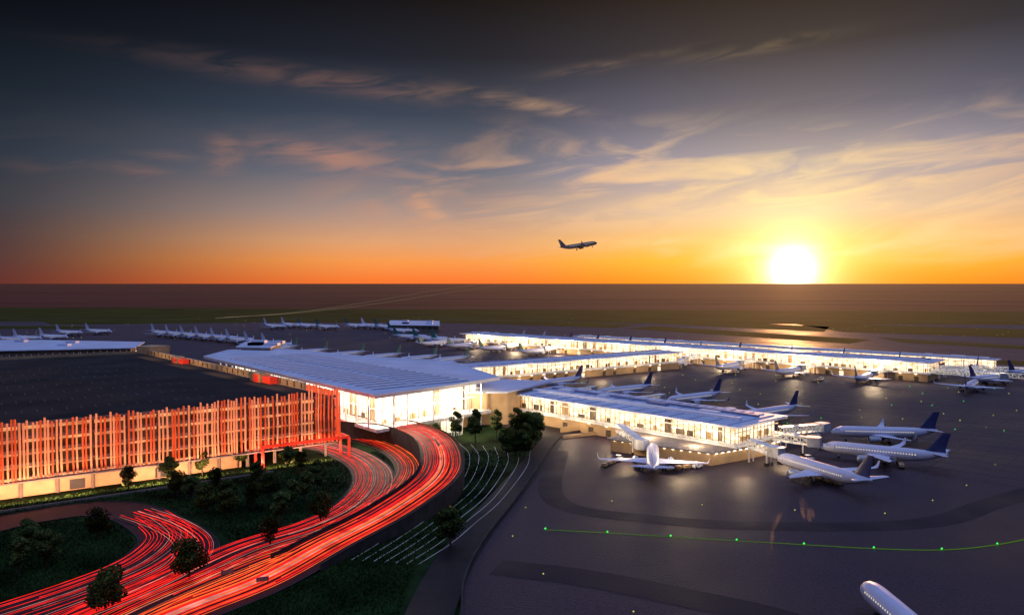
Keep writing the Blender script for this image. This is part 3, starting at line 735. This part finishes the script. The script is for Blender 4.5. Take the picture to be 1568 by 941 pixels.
sky=mix(mapr(daz,8,24),near,mid); sky=mix(mapr(daz,28,56),sky,farr)
cb=N.new('ShaderNodeCombineXYZ'); Lk.new(M('ADD',M('MULTIPLY',az,2.6),M('MULTIPLY',el,1.5)),cb.inputs[0]); Lk.new(M('ADD',M('MULTIPLY',el,13),M('MULTIPLY',az,-1.6)),cb.inputs[1])
n1=N.new('ShaderNodeTexNoise'); n1.inputs['Scale'].default_value=2.1; n1.inputs['Detail'].default_value=10; n1.inputs['Roughness'].default_value=.52; n1.inputs['Distortion'].default_value=1.1; Lk.new(cb.outputs[0],n1.inputs['Vector'])
n2=N.new('ShaderNodeTexNoise'); n2.inputs['Scale'].default_value=4.2; n2.inputs['Detail'].default_value=9; n2.inputs['Roughness'].default_value=.55; n2.inputs['Distortion'].default_value=.9; Lk.new(cb.outputs[0],n2.inputs['Vector'])
gen=M('MULTIPLY',mapr(n1.outputs['Fac'],.42,.70),mapr(daz,42,10,.06,.9))
gen=M('MULTIPLY',gen,M('MULTIPLY',mapr(eld,.5,3),mapr(eld,13,7)))
tot=gen
for (u,v,ru,rv,ang,amp) in ((520,128,190,11,4,.36),(800,160,80,8,10,.5),(940,100,70,5,-8,.25),(1150,78,70,6,-5,.22),(500,242,80,15,6,.8),(345,238,18,22,50,.7),(270,242,40,6,0,.35),(100,255,50,7,-4,.35),(220,262,36,8,8,.45),(655,320,36,14,35,.9),(720,350,110,8,8,.5),(1420,265,190,22,-10,.8),(1250,262,70,14,-15,.8),(1500,370,150,10,-6,.6),(560,225,60,14,3,.25),(1000,330,170,14,-4,.6),(900,375,200,7,-3,.5)):
    a0=math.atan((u-784)/F); e0=math.atan((433-v)/F*cos(a0)); sx=ru/F; sy=rv/F; an=radians(-ang)
    dx=M('SUBTRACT',az,a0); dy=M('SUBTRACT',el,e0)
    xx=M('DIVIDE',M('ADD',M('MULTIPLY',dx,cos(an)),M('MULTIPLY',dy,sin(an))),sx); yy=M('DIVIDE',M('SUBTRACT',M('MULTIPLY',dy,cos(an)),M('MULTIPLY',dx,sin(an))),sy)
    gss=M('EXPONENT',M('MULTIPLY',M('ADD',M('MULTIPLY',xx,xx),M('MULTIPLY',yy,yy)),-.6))
    tot=M('MAXIMUM',tot,M('MULTIPLY',M('MULTIPLY',gss,mapr(n2.outputs['Fac'],.3,.66)),amp))
cc_=ramp(M('DIVIDE',daz,60,clamp=True),[(0,(255,222,158)),(.25,(255,200,146)),(.5,(206,144,114)),(.75,(150,110,98)),(1,(75,60,62))])
sky=mix(M('MULTIPLY',tot,.78,clamp=True),sky,mix(mapr(eld,9,17),cc_,mix(.5,cc_,(.05,.045,.06))))
sd=Vector((sin(SAZ)*cos(radians(.9)),cos(SAZ)*cos(radians(.9)),sin(radians(.9))))
dt=N.new('ShaderNodeVectorMath'); dt.operation='DOT_PRODUCT'; Lk.new(nrm.outputs[0],dt.inputs[0]); dt.inputs[1].default_value=sd
ang=M('MULTIPLY',M('ARCCOSINE',M('MINIMUM',dt.outputs['Value'],.9999999)),180/pi)
def glow(sig,amp,col,pw=1):
    e=M('MULTIPLY',M('EXPONENT',M('MULTIPLY',M('POWER',M('DIVIDE',ang,sig),pw),-1)),amp)
    n=N.new('ShaderNodeVectorMath'); n.operation='SCALE'; n.inputs[0].default_value=col; Lk.new(e,n.inputs['Scale']); return n.outputs[0]
def addv(a,b):
    n=N.new('ShaderNodeVectorMath'); n.operation='ADD'; Lk.new(a,n.inputs[0]);Lk.new(b,n.inputs[1]); return n.outputs[0]
sky=addv(sky,glow(.5,12,(1,.92,.75),1)); sky=addv(sky,glow(1.6,2.0,(1,.84,.44),1.1)); sky=addv(sky,glow(4.2,.75,(1,.70,.12))); sky=addv(sky,glow(11,.14,(1,.52,.13)))
ns=N.new('ShaderNodeTexSky'); ns.sky_type='NISHITA'; ns.sun_disc=False; ns.sun_elevation=SEL; ns.sun_rotation=SAZ
sc_=N.new('ShaderNodeVectorMath'); sc_.operation='SCALE'; Lk.new(ns.outputs[0],sc_.inputs[0]); Lk.new(M('MULTIPLY',mapr(eld,22,45),.12),sc_.inputs['Scale'])
sky=addv(sky,sc_.outputs[0])
Lk.new(sky,bg.inputs[0]); bg.inputs[1].default_value=1

# ------------------------------------------------------------ camera
cam=bpy.data.cameras.new('camera'); co=bpy.data.objects.new('camera',cam); scene.collection.objects.link(co)
co.location=(0,0,H); co.rotation_euler=(radians(90)-PITCH,0,0); cam.sensor_width=36; cam.lens=36*F/1568; cam.clip_start=1; cam.clip_end=200000
scene.camera=co
scene.view_settings.view_transform='Standard'; scene.view_settings.look='None'; scene.view_settings.exposure=0
